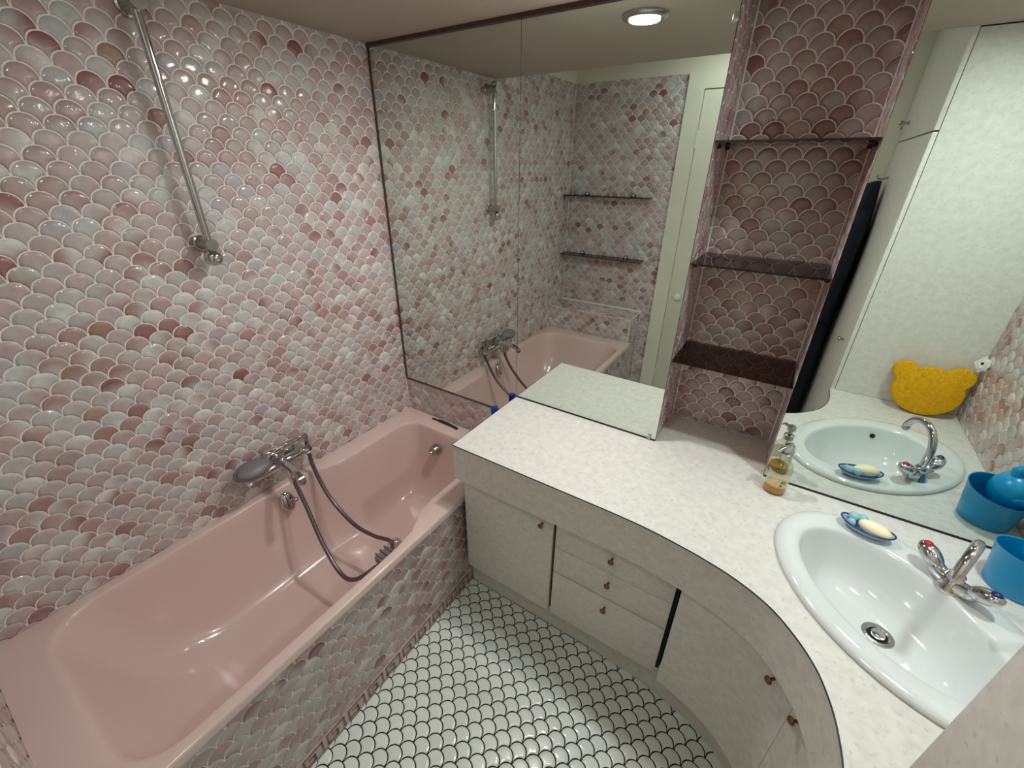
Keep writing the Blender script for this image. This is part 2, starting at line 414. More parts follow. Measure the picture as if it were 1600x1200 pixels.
tiles(wf, (X1, 0, 0), (0, 1, 0), (0, 0, 1), (1, 0, 0), (.008, DN - .002, ZC + .001, H), (.03, 1.83), niche_glaze, M_TILE, single=150, name='niche_side_tile')
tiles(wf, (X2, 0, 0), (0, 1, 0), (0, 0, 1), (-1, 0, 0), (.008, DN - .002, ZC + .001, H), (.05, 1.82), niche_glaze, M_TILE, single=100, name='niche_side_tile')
for xx in (X1 + .0035, X2 - .0035): boxo('corner_bead', (xx - .002, DN - .006, ZC), (xx + .002, DN - .002, H), M_WHITE, wf)

wr = boxo('wall_right', (XW, YN - .08, -.06), (XW + .08, .30, HH), M_GROUT, label='right wall of pink fish-scale tiles beside the washbasin', kind='structure')
tiles(wr, (XW, 0, 0), (0, 1, 0), (0, 0, 1), (-1, 0, 0), (YP + .002, -.002, ZC + .001, H), (-.8522, 1.0434), wall_glaze, M_TILE, single=240)

MB().box((-.02, YS, H), (XW + .02, .30, H + .10)).box((-.02, YS - .012, H + .0), (XW + .02, YS, HH)).build('ceiling', M_CEIL, label='low beige ceiling above bathtub and worktop', kind='structure')
boxo('ceiling_upper', (-.08, YN - .08, HH), (XW + .1, .30, HH + .06), M_CEIL, label='higher ceiling by the door', kind='structure')

# tiled ledge behind the foot of the tub
ZB = .748
lg = boxo('tiled_ledge', (0, YN, -.0), (.712, -1.675, ZB), M_GROUT, label='low tiled ledge between the bathtub foot and end wall', kind='structure')
tiles(lg, (0, -1.675, 0), (1, 0, 0), (0, 0, 1), (0, 1, 0), (.003, .708, ZT - .02, ZB), (.04, ZB), wall_glaze, M_TILE, name='tile', single=120)
tiles(lg, (0, 0, ZB), (1, 0, 0), (0, 1, 0), (0, 0, 1), (.003, .708, YN + .004, -1.677), (.04, -1.72), wall_glaze, M_TILE, name='top_tile', single=60)
tiles(lg, (.712, 0, 0), (0, 1, 0), (0, 0, 1), (1, 0, 0), (YN + .003, -1.677, .075, ZB), (-1.8, ZB), wall_glaze, M_TILE, name='side_tile', single=60)
tiles(wb, (0, YN, 0), (1, 0, 0), (0, 0, 1), (0, 1, 0), (.714, .797, .0, .76), (.3202, ZTILE), wall_glaze, M_TILE, single=50)

# entrance door in the end wall
dr = thing('door_1', (1.26, YN, 0), 'cream painted door in its frame on the end wall, seen in the mirror', None, kind='structure')
fr = MB().box((.80, YN, 0), (.905, YN + .022, ZTILE)).box((1.63, YN, 0), (1.74, YN + .022, ZTILE)).box((.905, YN, 2.245), (1.63, YN + .022, ZTILE)).build('door_frame', M_DOOR, dr)
boxo('door_leaf', (.909, YN, .01), (1.626, YN + .014, 2.241), M_DOOR, dr, .002)
for zz in (1.96, 1.02, .26):
    MB().tube([(.907, YN + .022, zz - .045), (.907, YN + .022, zz + .045)], .006, 8).ball((.907, YN + .022, zz + .048), .007, 8, 6).build('hinge', M_DOOR, dr, 40)
MB().lathe([(.010, 0), (.010, .02), (.022, .028), (.026, .042), (.018, .054), (.004, .057)], (.98, YN + .014, .93), (0, 1, 0), 16).build('door_knob', M_WHITE, dr, 40)

# ================================================================== MIRRORS
def mirror(name, x0, x1, z0, label, left_trim, seal, bottom_trim):
    t = thing(name, ((x0 + x1) / 2, 0, z0), label, 'mirror', 'wall mirrors')
    MB().box((x0, 0.0, z0), (x1, .006, H - .001)).build('glass', M_MIRROR, t)
    bk = MB().box((x0 - .0007, .0012, z0 - .0007), (x0 + .0003, .006, H - .001)).box((x1 - .0003, .0012, z0), (x1 + .0009, .0062, H - .001))
    bk.build('glass_edge', M_BLACK, t)
    MB().box((x0, -.009, H - .013), (x1, .0, H - .0005)).build('top_trim', M_TRIM, t)
    if left_trim: MB().box((x0, -.004, z0), (x0 + .005, 0, H - .013)).build('side_trim', M_TRIM, t)
    if bottom_trim: MB().box((x0, -.004, z0 - .004), (x1 - .004, .001, z0 + .001)).build('bottom_trim', M_TRIM, t)
    if seal: MB().box((x0, -.003, ZC + .0005), (x1, .0005, ZC + .005)).build('base_seal', M_BLACK, t)
    return t
mirror('wall_mirror', .004, XS - .0008, ZMB, 'tall mirror panel on the far wall above the bathtub end', True, False, True)
m2 = mirror('wall_mirror', XS + .0008, X1, ZC + .003, 'mirror panel left of the niche, standing on the speckled worktop', False, True, False)
m3 = mirror('wall_mirror', X2, XW - .004, ZC + .003, 'mirror panel right of the niche, behind the washbasin', False, True, False)
boxo('clip', (X1 - .012, -.006, 2.135), (X1 + .004, .004, 2.155), M_STEEL, m2, .001)
boxo('clip', (X1 - .030, -.008, ZC + .004), (X1 - .018, .0, ZC + .020), M_STEEL, m2, .001)

# ================================================================== BATHTUB
def rrect(x0, x1, y0, y1, r, n=6, mid=None):
    """rounded outline, anticlockwise from the right side; r = (near-right, far-right, far-left, near-left)"""
    pts = []
    def corner(cx, cy, rr, a0):
        for i in range(n + 1):
            a = a0 + math.pi / 2 * i / n; pts.append((cx + rr * math.cos(a), cy + rr * math.sin(a)))
    for k in range(1, 13): pts.append((x1, y0 + r[0] + (y1 - r[1] - y0 - r[0]) * k / 13))
    corner(x1 - r[1], y1 - r[1], r[1], 0)
    for k in range(1, 7): pts.append((x1 - r[1] + (x0 + r[2] - x1 + r[1]) * k / 7, y1))
    corner(x0 + r[2], y1 - r[2], r[2], math.pi / 2)
    for k in range(1, 13): pts.append((x0, y1 - r[2] + (y0 + r[3] - y1 + r[2]) * k / 13))
    corner(x0 + r[3], y0 + r[3], r[3], math.pi)
    for k in range(1, 7): pts.append((x0 + r[3] + (x1 - r[0] - x0 - r[3]) * k / 7, y0))
    corner(x1 - r[0], y0 + r[0], r[0], 1.5 * math.pi)
    return pts
def sstep(a, b, t): t = min(1, max(0, (t - a) / (b - a))); return t * t * (3 - 2 * t)
rim = rrect(.040, .700, -1.575, -.098, (.13, .09, .09, .13))
def shoulder(p):                     # the basin narrows between wide decks at the tap end
    x, y = p; k = sstep(-.72, -.54, y); c = .37
    return (c + (x - c) * (1 - k * .205), y)
rim = [shoulder(p) for p in rim]
bot = rrect(.17, .575, -1.22, -.24, (.12, .10, .10, .12))
X0T, Y1T = .0045, -.0045
cx, cy = .37, -.85
def to_rect(p, x0, x1, y0, y1):
    dx, dy = p[0] - cx, p[1] - cy; t = 1e9
    if dx > 1e-9: t = min(t, (x1 - cx) / dx)
    if dx < -1e-9: t = min(t, (x0 - cx) / dx)
    if dy > 1e-9: t = min(t, (y1 - cy) / dy)
    if dy < -1e-9: t = min(t, (y0 - cy) / dy)
    return [cx + dx * t, cy + dy * t]
def outer(x0, x1, y0, y1):
    o = [to_rect(p, x0, x1, y0, y1) for p in rim]
    for c in ((x0, y0), (x0, y1), (x1, y0), (x1, y1)):
        i = min(range(len(o)), key=lambda k: (o[k][0] - c[0]) ** 2 + (o[k][1] - c[1]) ** 2); o[i] = list(c)
    return o
tb = thing('bathtub', (.37, -.85, 0), 'long pale pink enamelled bathtub along the left wall', 'bathtub')
oA = outer(X0T, XT, YT - .008, Y1T); oB = outer(X0T, XT - .007, YT - .008, Y1T)
rg = [[(x, y, ZT - .030) for x, y in oA], [(x, y, ZT - .008) for x, y in oA],
      [(x if x < XT - .01 else XT - .002, y, ZT - .002) for x, y in oA], [(x, y, ZT) for x, y in oB]]
for t, z in ((-.03, .0), (0, -.0015), (.02, -.006), (.04, -.016), (.062, -.035), (.12, -.09), (.24, -.19), (.38, -.28), (.55, -.345), (.75, -.385), (.92, -.400), (1, -.405), (1.12, -.408)):
    rg.append([(a[0] + (b[0] - a[0]) * t, a[1] + (b[1] - a[1]) * t, ZT + z) for a, b in zip(rim, bot)])
ce = [(.37, -.75)]
mbt = MB().rings(rg, False, False)
n0 = len(rim); last = rg[-1]
mbt.rings([last, [(.37 + (p[0] - .37) * .5, -.75 + (p[1] + .75) * .5, ZT - .411) for p in last], [(.37 + (p[0] - .37) * .05, -.75 + (p[1] + .75) * .05, ZT - .412) for p in last]], False, True)
mb_me = mbt.build('tub_shell', M_PINK, tb, 50)
bmx = bmesh.new(); bmx.from_mesh(mb_me.data); bmesh.ops.remove_doubles(bmx, verts=bmx.verts[:], dist=1e-5); bmesh.ops.recalc_face_normals(bmx, faces=bmx.faces[:]); bmx.to_mesh(mb_me.data); bmx.free()
# oval overflow plate on the long side, round dial at the tap end, waste in the floor
rot = Matrix.Rotation(math.radians(-22), 3, 'Y')
mo = MB(); mo.ball((.074, -.812, .500), (.011, .031, .047), 18, 10, rot); mo.build('overflow_plate', M_CHROME, tb, 60)
MB().ball((.092, -.786, .502), (.012, .012, .012), 10, 8).build('overflow_screw', M_CHROME, tb, 60)
MB().lathe([(.030, 0), (.031, .006), (.028, .012), (.026, .030), (.022, .036), (.012, .037), (.010, .033)], (.315, -.128, .462), (0, -.95, .18), 24).build('overflow_dial', M_STEEL, tb, 40)
MB().lathe([(.034, 0), (.033, .003), (.024, .004), (.020, .001), (.002, .001)], (.36, -.52, ZT - .4105), (0, 0, 1), 24).build('waste', M_CHROME, tb, 40)

# tiled panel under the tub's outer rim with a meander border
bp = boxo('bath_panel', (XA - .03, -1.675, 0), (XA, -.36, ZT - .028), M_GROUT, label='tiled panel closing the side of the bathtub', kind='structure')
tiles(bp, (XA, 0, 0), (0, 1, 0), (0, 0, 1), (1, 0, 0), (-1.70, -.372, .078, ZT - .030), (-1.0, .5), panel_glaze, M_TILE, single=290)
mk = boxo('meander_border', (XA, -1.675, 0.001), (XA + .0028, -.372, .074), M_KEY, bp, .001)
PER = .0885; k = 0; y = -.40
while y - PER > -1.70:
    q = MB(); b = .0075; L = lambda y0, y1, z0, z1: q.box((XA + .0026, y0, z0), (XA + .0044, y1, z1))
    ya, yb = y - PER + .008, y - .006
    L(ya, yb, .060, .060 + b); L(ya, ya + b, .014, .060); L(ya, yb - .030, .014, .014 + b); L(yb - .030 - b, yb - .030, .014, .046); L(ya + .018, yb - .030, .040, .040 + b); L(yb - b, yb, .010, .066)
    q.build('key_motif', M_KEYD, mk); y -= PER

# ================================================================== MIXER, HAND SHOWER, HOSE, RAIL
mx = thing('bath_mixer', (.03, -.80, .69), 'chrome two-hole bath mixer on the tiled wall above the tub rim', 'tap')
yc = -.795
for yy in (yc - .075, yc + .075):
    MB().lathe([(.036, .003), (.035, .010), (.028, .016), (.014, .018), (.014, .045)], (0, yy, .685), (1, 0, 0), 24).build('wall_rose', M_CHROME, mx, 40)
MB().tube([(.055, yc - .105, .685), (.055, yc - .095, .685), (.055, yc + .095, .685), (.055, yc + .105, .685)], [.018, .022, .022, .018], 18).build('body', M_CHROME, mx, 50)
for s in (-1, 1):
    MB().lathe([(.018, 0), (.021, .006), (.024, .020), (.022, .036), (.012, .042), (.002, .043)], (.055, yc + s * .105, .685), (0, s, 0), 10).build('valve_handle', M_CHROME, mx, 35)
MB().tube(catmull([(.06, yc, .695), (.10, yc, .712), (.15, yc - .004, .715), (.20, yc - .008, .708), (.232, yc - .010, .694)], 5), [.019] * 6 + [.016] * 10 + [.0145] * 5, 16).build('spout', M_CHROME, mx, 50)
MB().lathe([(.013, 0), (.015, .004), (.015, .020), (.012, .024)], (.232, yc - .010, .672), (.25, 0, 1), 16).build('aerator', M_STEEL, mx, 40)
MB().tube([(.13, yc, .71), (.13, yc, .66), (.132, yc, .648)], [.013, .013, .010], 14).build('hose_outlet', M_CHROME, mx, 40)
MB().tube([(.055, yc, .70), (.052, yc, .735)], .010, 12).box((.030, yc - .026, .733), (.078, yc + .026, .741), .003).box((.030, yc - .026, .739), (.037, yc + .026, .758), .002).box((.071, yc - .026, .739), (.078, yc + .026, .758), .002).build('cradle', M_CHROME, mx, 40)
hs = thing('hand_shower', (.054, -.80, .742), 'grey oval hand shower lying in the cradle of the bath mixer', 'shower head')
MB().tube(catmull([(.056, -.845, .757), (.054, -.80, .754), (.052, -.74, .754), (.047, -.69, .752), (.042, -.650, .748)], 4), [.017] * 4 + [.013] * 5 + [.0115] * 4 + [.010] * 4, 14).build('handle', M_CHROME, hs, 50)
r2 = Matrix.Rotation(math.radians(30), 3, 'Y')
MB().ball((.085, -.905, .742), (.043, .072, .020), 26, 12, r2).build('spray_head', M_GREY, hs, 60)
MB().ball((.096, -.905, .750), (.036, .063, .016), 26, 10, r2).build('spray_face', M_GREY, hs, 60)
hz = catmull([(.042, -.650, .748), (.046, -.655, .70), (.075, -.668, .60), (.16, -.675, .47), (.30, -.675, .385), (.42, -.665, .37), (.53, -.665, .405), (.585, -.70, .43), (.600, -.745, .425), (.585, -.785, .405), (.50, -.835, .325), (.42, -.845, .32), (.30, -.825, .40), (.20, -.80, .52), (.145, -.792, .61), (.132, -.792, .655)], 9)
ho = thing('shower_hose', (.3, -.75, .37), 'grey flexible shower hose looping from the mixer into the bathtub', 'hose')
MB().tube(hz, .0088, 10).build('hose', M_HOSE, ho, 60)
MB().lathe([(.011, 0), (.012, .01), (.010, .03)], (.132, -.795, .652), (.02, .01, -1), 12).build('hose_nut', M_CHROME, ho, 40)
MB().lathe([(.011, 0), (.0125, .01), (.010, .03)], (.042, -.651, .752), (.06, -.05, -1), 12).build('hose_nut', M_CHROME, ho, 40)
hc = thing('hose_clip', (.60, -.735, .40), 'ridged grey clip holding the hose at the inner tub side', 'clip')
MB().box((.565, -.775, .405), (.640, -.705, .440), .008).build('clip_body', M_GREY, hc, 40)
for k in range(3): MB().box((.560, -.765 + k * .022, .436), (.640, -.758 + k * .022, .446), .002).build('ridge', M_GREY, hc, 40)

rl = thing('shower_rail', (.05, -.803, 1.53), 'chrome vertical shower rail fixed to the tiled left wall', 'rail')
MB().tube([(.056, -.803, 1.535), (.056, -.803, 2.19)], .0115, 16).build('bar', M_CHROME, rl, 50)
for z0 in (1.575, 2.175):
    MB().lathe([(.026, .003), (.026, .010), (.021, .013), (.0185, .03), (.0185, .080)], (0, -.803, z0), (1, 0, 0), 20).build('bracket', M_STEEL, rl, 40)
MB().ball((.060, -.803, 1.533), .027, 18, 12).build('end_knob', M_CHROME, rl, 60)
MB().ball((.056, -.803, 2.195), .016, 14, 10).build('top_cap', M_CHROME, rl, 60)

# dark strip and blue bottle on the far deck of the tub
ds = MB().tube(catmull([(.205, -.030, ZT + .004), (.26, -.028, ZT + .005), (.33, -.030, ZT + .005), (.385, -.036, ZT + .004)], 4), [.005] * 4 + [.009] * 4 + [.008] * 5, 10)
ds.build('rubber_strip', mat('dark_rubber', (62, 36, 34), 0.45), None, 50, label='slim dark strip lying on the far rim of the bathtub', cat='strip')
bb = thing('shampoo_bottle', (.660, -.075, ZT), 'small cobalt blue bottle on the tub deck beside the worktop corner', 'bottle')
MB().lathe([(.030, 0), (.034, .006), (.034, .15), (.028, .175), (.014, .19), (.014, .205)], (.660, -.075, ZT + .001), (0, 0, 1), 20, 1, .7).build('bottle_body', M_NAVYB, bb, 40)
MB().lathe([(.017, 0), (.018, .004), (.018, .034), (.015, .042), (.004, .043)], (.660, -.075, ZT + .204), (0, 0, 1), 18).build('cap', M_NAVYB, bb, 40)

# ================================================================== WORKTOP
SC = Vector((2.082, -.377)); SU = Vector((.68, -.7332)).normalized(); SV = Vector((-SU.y, SU.x))
def sp(u, v, z): q = SC + SU * u + SV * v; return (q.x, q.y, z)
wt = thing('worktop', (1.5, -.3, ZF), 'white speckled worktop curving round from the bathtub to the basin', 'worktop')
outl = [(p.x, p.y) for p in FC] + [(XW - .0005, YP), (XW - .0005, .004), (X2 + .001, .004), (X2 + .0, DN), (X1 + .0, DN), (X1 - .001, .004), (XS, .004)]
hole = [sp(.288 * math.cos(a), .198 * math.sin(a), 0)[:2] for a in [2 * math.pi * i / 48 for i in range(48)]]
def slab(z):
    bm = bmesh.new(); es = []
    for loop in (outl, hole):
        vv = [bm.verts.new((a, b, z)) for a, b in loop]; es += [bm.edges.new((vv[i], vv[(i + 1) % len(vv)])) for i in range(len(vv))]
    bmesh.ops.triangle_fill(bm, edges=es, use_beauty=True, normal=(0, 0, 1)); return bm
mb = MB().addbm(slab(ZC)).addbm(slab(ZC - .022))
for loop in (outl, hole):
    n = len(loop); mb.add([(a, b, z) for z in (ZC - .022, ZC) for a, b in loop], [(i, (i + 1) % n, n + (i + 1) % n, n + i) for i in range(n)])
top = mb.build('top_slab', M_LAM, wt)
fcv = [(XS, .0)] + [(p.x, p.y) for p in FC]; ins = [(XS + .02, .0)] + [(p.x, p.y) for p in offset_curve(.02)]
ins[1] = (XS + .02, YF + .02)
ff = MB(); r_ = [[(a[0], a[1], ZF), (a[0], a[1], ZC - .0225), (b[0], b[1], ZC - .0225), (b[0], b[1], ZF)] for a, b in zip(fcv, ins)]
ff.rings(r_); ff.build('fascia', M_LAMD, wt, 25)
oe = offset_curve(-.0006); ie = offset_curve(.002)
MB().rings([[(a.x, a.y, ZC - .0022), (a.x, a.y, ZC + .0003), (b.x, b.y, ZC + .0003), (b.x, b.y, ZC - .0022)] for a, b in zip(oe, ie)]).build('edge_line', M_BLACK, wt, 25)
boxo('edge_line', (XS - .0006, YF, ZC - .0022), (XS + .001, .0, ZC + .0003), M_BLACK, wt)

# ================================================================== CABINETS UNDER THE WORKTOP
YD = YF + .03; ZD0, ZD1 = .175, ZF - .004
def knob(x, y, z, nrm, parent, name='knob'):
    n = Vector((nrm[0], nrm[1], 0)).normalized()
    return MB().lathe([(.004, 0), (.0038, .010), (.006, .013), (.0100, .016), (.0108, .0195), (.0088, .023), (.0045, .0248), (.001, .025)], (x, y, z), n, 14).build(name, M_BRASS, parent, 40)
def body(x0, x1, parent): MB().box((x0, YD + .019, ZD0 + .005), (x1, -.002, ZC - .024)).build('carcass', M_DARK, parent)
c1 = thing('vanity_cupboard', (.96, -.3, 0), 'straight base cupboard with one door, next to the bathtub', 'cabinet', 'cabinet units under the worktop')
body(XS + .024, 1.176, c1)
d = boxo('door', (XS + .024, YD, ZD0), (1.1665, YD + .018, ZD1), M_LAMD, c1, .001); knob(1.123, YD, .640, (0, -1), d)
c2 = thing('drawer_unit', (1.39, -.3, 0), 'base unit with three drawers between the two cupboards', 'cabinet', 'cabinet units under the worktop')
body(1.176, 1.616, c2)
for z0, z1, zk in ((.5515, ZD1, .627), (.4235, .5495, .507), (ZD0, .4165, .372)):
    d = boxo('drawer', (1.1785, YD, z0), (1.6045, YD + .018, z1), M_LAMD, c2, .0008); knob(1.394, YD, zk, (0, -1), d)
c3 = thing('curved_cupboard', (1.9, -.4, 0), 'curved base cupboard with two doors below the washbasin', 'cabinet', 'cabinet units under the worktop')
dc = DOORC; back = offset_curve(.047)
def span(xa, ya):                     # nearest curve index
    return min(range(len(dc)), key=lambda i: (dc[i].x - xa) ** 2 + (dc[i].y - ya) ** 2)
i0 = span(1.622, YD); i1 = span(1.925, -.625); i2 = len(dc) - 1
def curved(ia, ib, trim0, trim1, z0, z1, cur, bk, name, mt, parent):
    P = [cur[i].copy() for i in range(ia, ib + 1)]; Q = [bk[i].copy() for i in range(ia, ib + 1)]
    P[0] += (P[1] - P[0]).normalized() * trim0; Q[0] += (Q[1] - Q[0]).normalized() * trim0
    P[-1] += (P[-2] - P[-1]).normalized() * trim1; Q[-1] += (Q[-2] - Q[-1]).normalized() * trim1
    return MB().rings([[(a.x, a.y, z0), (a.x, a.y, z1), (b.x, b.y, z1), (b.x, b.y, z0)] for a, b in zip(P, Q)]).build(name, mt, parent, 25)
cb = [(1.620, -.002), (1.620, YD + .022)] + [(p.x, p.y) for p in offset_curve(.052)[i0 + 1:]] + [(XW - .003, YP + .001), (XW - .003, -.002)]
MB().prism(cb, ZD0 + .005, ZC - .19).build('carcass', M_DARK, c3)
dA = curved(i0, i1, .0, .0006, ZD0, ZD1, dc, back, 'door', M_LAMD, c3)
dB = curved(i1, i2, .0006, .004, ZD0, ZD1, dc, back, 'door', M_LAMD, c3)
for dd, (kx, ky) in ((dA, (1.882, -.565)), (dB, (1.932, -.650))):
    i = span(kx, ky); t = (dc[i + 1] - dc[i - 1]).normalized(); knob(dc[i].x, dc[i].y, .640, (t.y, -t.x), dd)
pb = offset_curve(.105); i3 = 0
MB().rings([[(a.x, a.y, .0), (a.x, a.y, ZD0 + .002), (b.x, b.y, ZD0 + .002), (b.x, b.y, .0)] for a, b in zip(PLINC, pb)]).build('trim_1', M_LAMD, None, 25, label='recessed kickboard under the base cabinets', kind='structure')
boxo('joint', (1.6165, YF + .0872, 0), (1.6215, YF + .0885, ZD0), M_BLACK, bpy.data.objects['trim_1'])

# ================================================================== NICHE SHELVES
def glass_slab(x0, x1, y0, y1, z, th, name, label, group, root=None):
    q = MB(); q.add([(x0, y0, z), (x1, y0, z), (x1, y1, z), (x0, y1, z)], [(0, 1, 2, 3)])
    q.add([(x0, y0, z - th), (x1, y0, z - th), (x1, y1, z - th), (x0, y1, z - th)], [(3, 2, 1, 0)]); q.cur = 1
    q.box((x0, y0 - .0004, z - th), (x1, y0, z)).box((x0 - .0004, y0, z - th), (x0, y1, z)).box((x1, y0, z - th), (x1 + .0004, y1, z))
    return q
for zz, lb in ((1.8754, 'topmost brown glass shelf in the tiled niche'), (1.536, 'middle brown glass shelf in the tiled niche'), (1.1983, 'lowest brown glass shelf in the tiled niche')):
    t = thing('glass_shelf', (1.56, .1, zz), lb, 'shelf', 'glass shelves in the niche')
    glass_slab(X1 + .004, X2 - .004, .002, DN - .006, zz, .0062, '', '', '').build('pane', [M_GLASS, M_GEDGE], t)
    for xx in (X1 + .009, X2 - .009):
        for yy in (.05, .19): MB().lathe([(.006, 0), (.006, .010), (.004, .012)], (xx, yy, zz - .019), (0, 0, 1), 10).build('support_pin', M_DARK, t, 40)
for zz, lb in ((1.606, 'upper smoked glass shelf on the end wall, seen in the mirror'), (1.160, 'lower smoked glass shelf on the end wall, seen in the mirror')):
    t = thing('glass_shelf', (.33, YN, zz), lb, 'shelf', 'glass shelves on the end wall')
    glass_slab(.006, .68, YN + .006, YN + .125, zz, .0062, '', '', '').build('pane', [M_GLASS, M_GEDGE], t)
    for xx in (.165, .535):
        MB().lathe([(.016, 0), (.016, .034), (.010, .042), (.002, .044)], (xx, YN + .003, zz + .006), (0, 1, 0), 14).box((xx - .012, YN + .004, zz - .014), (xx + .012, YN + .035, zz + .004), .003).build('clamp', M_STEEL, t, 40)

# ================================================================== WASHBASIN AND TAP
ws = thing('washbasin', sp(0, 0, ZC), 'white oval ceramic washbasin set into the worktop', 'basin')
def ell(cu, cv, a, b, z, n=56): return [sp(cu + a * math.cos(2 * math.pi * i / n), cv + b * math.sin(2 * math.pi * i / n), z) for i in range(n)]
ZB_ = ZC - .134
bs = [(0, 0, .292, .200, -.045), (0, 0, .300, .208, .0005), (0, 0, .316, .226, .0005), (0, 0, .3185, .2285, .007), (0, 0, .315, .225, .0135), (0, 0, .306, .216, .0175), (-.002, -.002, .290, .200, .0188), (-.006, -.008, .262, .176, .0180),
      (-.009, -.013, .247, .160, .0165), (-.010, -.0145, .2405, .1535, .0145), (-.010, -.0145, .2365, .1495, .008), (-.010, -.0145, .2325, .1455, -.006), (-.010, -.011, .222, .136, -.040), (-.010, -.004, .204, .121, -.080), (-.011, .004, .175, .098, -.108), (-.012, .010, .130, .070, -.123), (-.012, .015, .075, .045, -.131), (-.012, .017, .030, .030, -.134), (-.012, .017, .024, .024, -.150)]
MB().rings([ell(a, b, c, d_, ZC + e) for a, b, c, d_, e in bs], False, True).build('bowl', M_CERAM, ws, 50)
dcn = sp(-.012, .017, ZC - .1345)
MB().lathe([(.036, 0), (.035, .003), (.026, .004), (.0225, .001), (.0225, -.012)], dcn, (0, 0, 1), 28, cap0=False, cap1=False).build('drain_flange', M_STEEL, ws, 40)
MB().lathe([(.0225, -.006), (.0225, -.003), (.001, -.003)], dcn, (0, 0, 1), 24).build('drain_well', M_BLACK, ws, 40)
MB().lathe([(.0165, -.006), (.0165, .004), (.015, .0075), (.002, .009)], dcn, (0, 0, 1), 24).build('drain_plug', M_CHROME, ws, 40)
MB().lathe([(.009, 0), (.009, .004), (.001, .004)], sp(.1535, -.1115, ZC - .020), ((SV.x * 5.2 - SU.x * 3.1) * .15, (SV.y * 5.2 - SU.y * 3.1) * .15, .35), 16).build('overflow_hole', M_BLACK, ws, 40)

TB = Vector((2.190, -.252)); TZ = ZC + .015
tp = thing('basin_tap', (TB.x, TB.y, TZ), 'chrome basin tap with red and blue marked handles and swan-neck spout', 'tap')
def tpp(u, v, z): q = TB + SU * u + SV * v; return (q.x, q.y, z)
MB().lathe([(.031, 0), (.031, .004), (.027, .010), (.025, .022), (.019, .034), (.010, .040)], tpp(0, 0, TZ), (0, 0, 1), 26).build('base', M_CHROME, tp, 50)
MB().tube(catmull([tpp(-.052, -.004, TZ + .040), tpp(-.034, -.003, TZ + .026), tpp(0, 0, TZ + .018), tpp(.034, -.003, TZ + .026), tpp(.052, -.004, TZ + .040)], 5), [.016] * 3 + [.019] * 6 + [.022] * 3 + [.019] * 6 + [.016] * 3, 16).build('bridge', M_CHROME, tp, 60)
for s, cm in ((-1, M_RED), (1, M_BCAP)):
    ax = Vector((SU.x * s, SU.y * s, .55)).normalized(); sd = Vector((SV.x, SV.y, 0)); n3 = ax.cross(sd)
    rt3 = Matrix((ax, sd, n3)).transposed()
    c = Vector(tpp(s * .062, -.004, TZ + .050))
    h = MB().ball(c, (.036, .0235, .0195), 20, 12, rt3); h = h.build('handle', M_CHROME, tp, 60)
    MB().ball(c + ax * .021 + n3 * (.0105 if n3.z > 0 else -.0105), (.012, .011, .0095), 14, 8, rt3).build('colour_cap', cm, h, 60)
AD = Vector((-.41, -.912))
def arch(dist, z): return (TB.x + AD.x * dist, TB.y + AD.y * dist, z)
spt = [arch(0, TZ + .02), arch(-.001, .92), arch(-.002, .965), arch(.004, .998), arch(.022, 1.028), arch(.050, 1.046), (arch(.082, 1.048)), arch(.110, 1.034), arch(.127, 1.010), arch(.131, .996)]
MB().tube(catmull(spt, 6), .0115, 16).build('spout', M_CHROME, tp, 60)
MB().lathe([(.0165, 0), (.018, .004), (.018, .016), (.0145, .022), (.011, .026)], tpp(0, 0, TZ + .030), (0, 0, 1), 20).build('spout_collar', M_CHROME, tp, 40)
MB().lathe([(.011, 0), (.012, .003), (.012, .014), (.010, .016)], arch(.1325, .984), (.09, .16, 1), 16).build('aerator', M_STEEL, tp, 40)

# ================================================================== THINGS ON THE WORKTOP
# liquid soap bottle
B0 = Vector((1.789, -.064, ZC + .0005))
bt = thing('soap_dispenser', B0, 'clear pump bottle with a little amber liquid soap beside the niche', 'bottle')
MB().lathe([(.029, 0), (.032, .003), (.0325, .010), (.0325, .095), (.030, .108), (.022, .119), (.0135, .126), (.0135, .136)], B0, (0, 0, 1), 28).build('bottle_glass', M_CLEAR, bt, 50)
MB().lathe([(.0265, .004), (.0295, .006), (.030, .012), (.030, .026), (.001, .027)], B0, (0, 0, 1), 28).build('liquid_soap', M_AMBER, bt, 50)
pk = MB().lathe([(.0155, .133), (.0155, .150), (.011, .153), (.0065, .154), (.0065, .168)], B0, (0, 0, 1), 20).build('pump_collar', M_STEEL, bt, 40)
MB().lathe([(.012, .166), (.0135, .169), (.0135, .181), (.010, .185), (.001, .186)], B0, (0, 0, 1), 18).tube([B0 + Vector((0, 0, .175)), B0 + Vector((-.018, -.022, .175)), B0 + Vector((-.024, -.030, .168))], [.006, .005, .004], 10).build('pump_head', M_STEEL, bt, 40)
MB().tube([B0 + Vector((0, 0, .012)), B0 + Vector((0, 0, .135))], .0025, 8).build('dip_tube', M_CLEAR, bt, 40)
lab = []
for zz in (.034, .088): lab.append([(B0.x + .0331 * math.cos(a), B0.y + .0331 * math.sin(a), B0.z + zz) for a in [math.radians(-165 + 150 * i / 18) for i in range(19)]])
MB().rings(lab, False, False, False).build('label', M_LABEL, bt, 60)
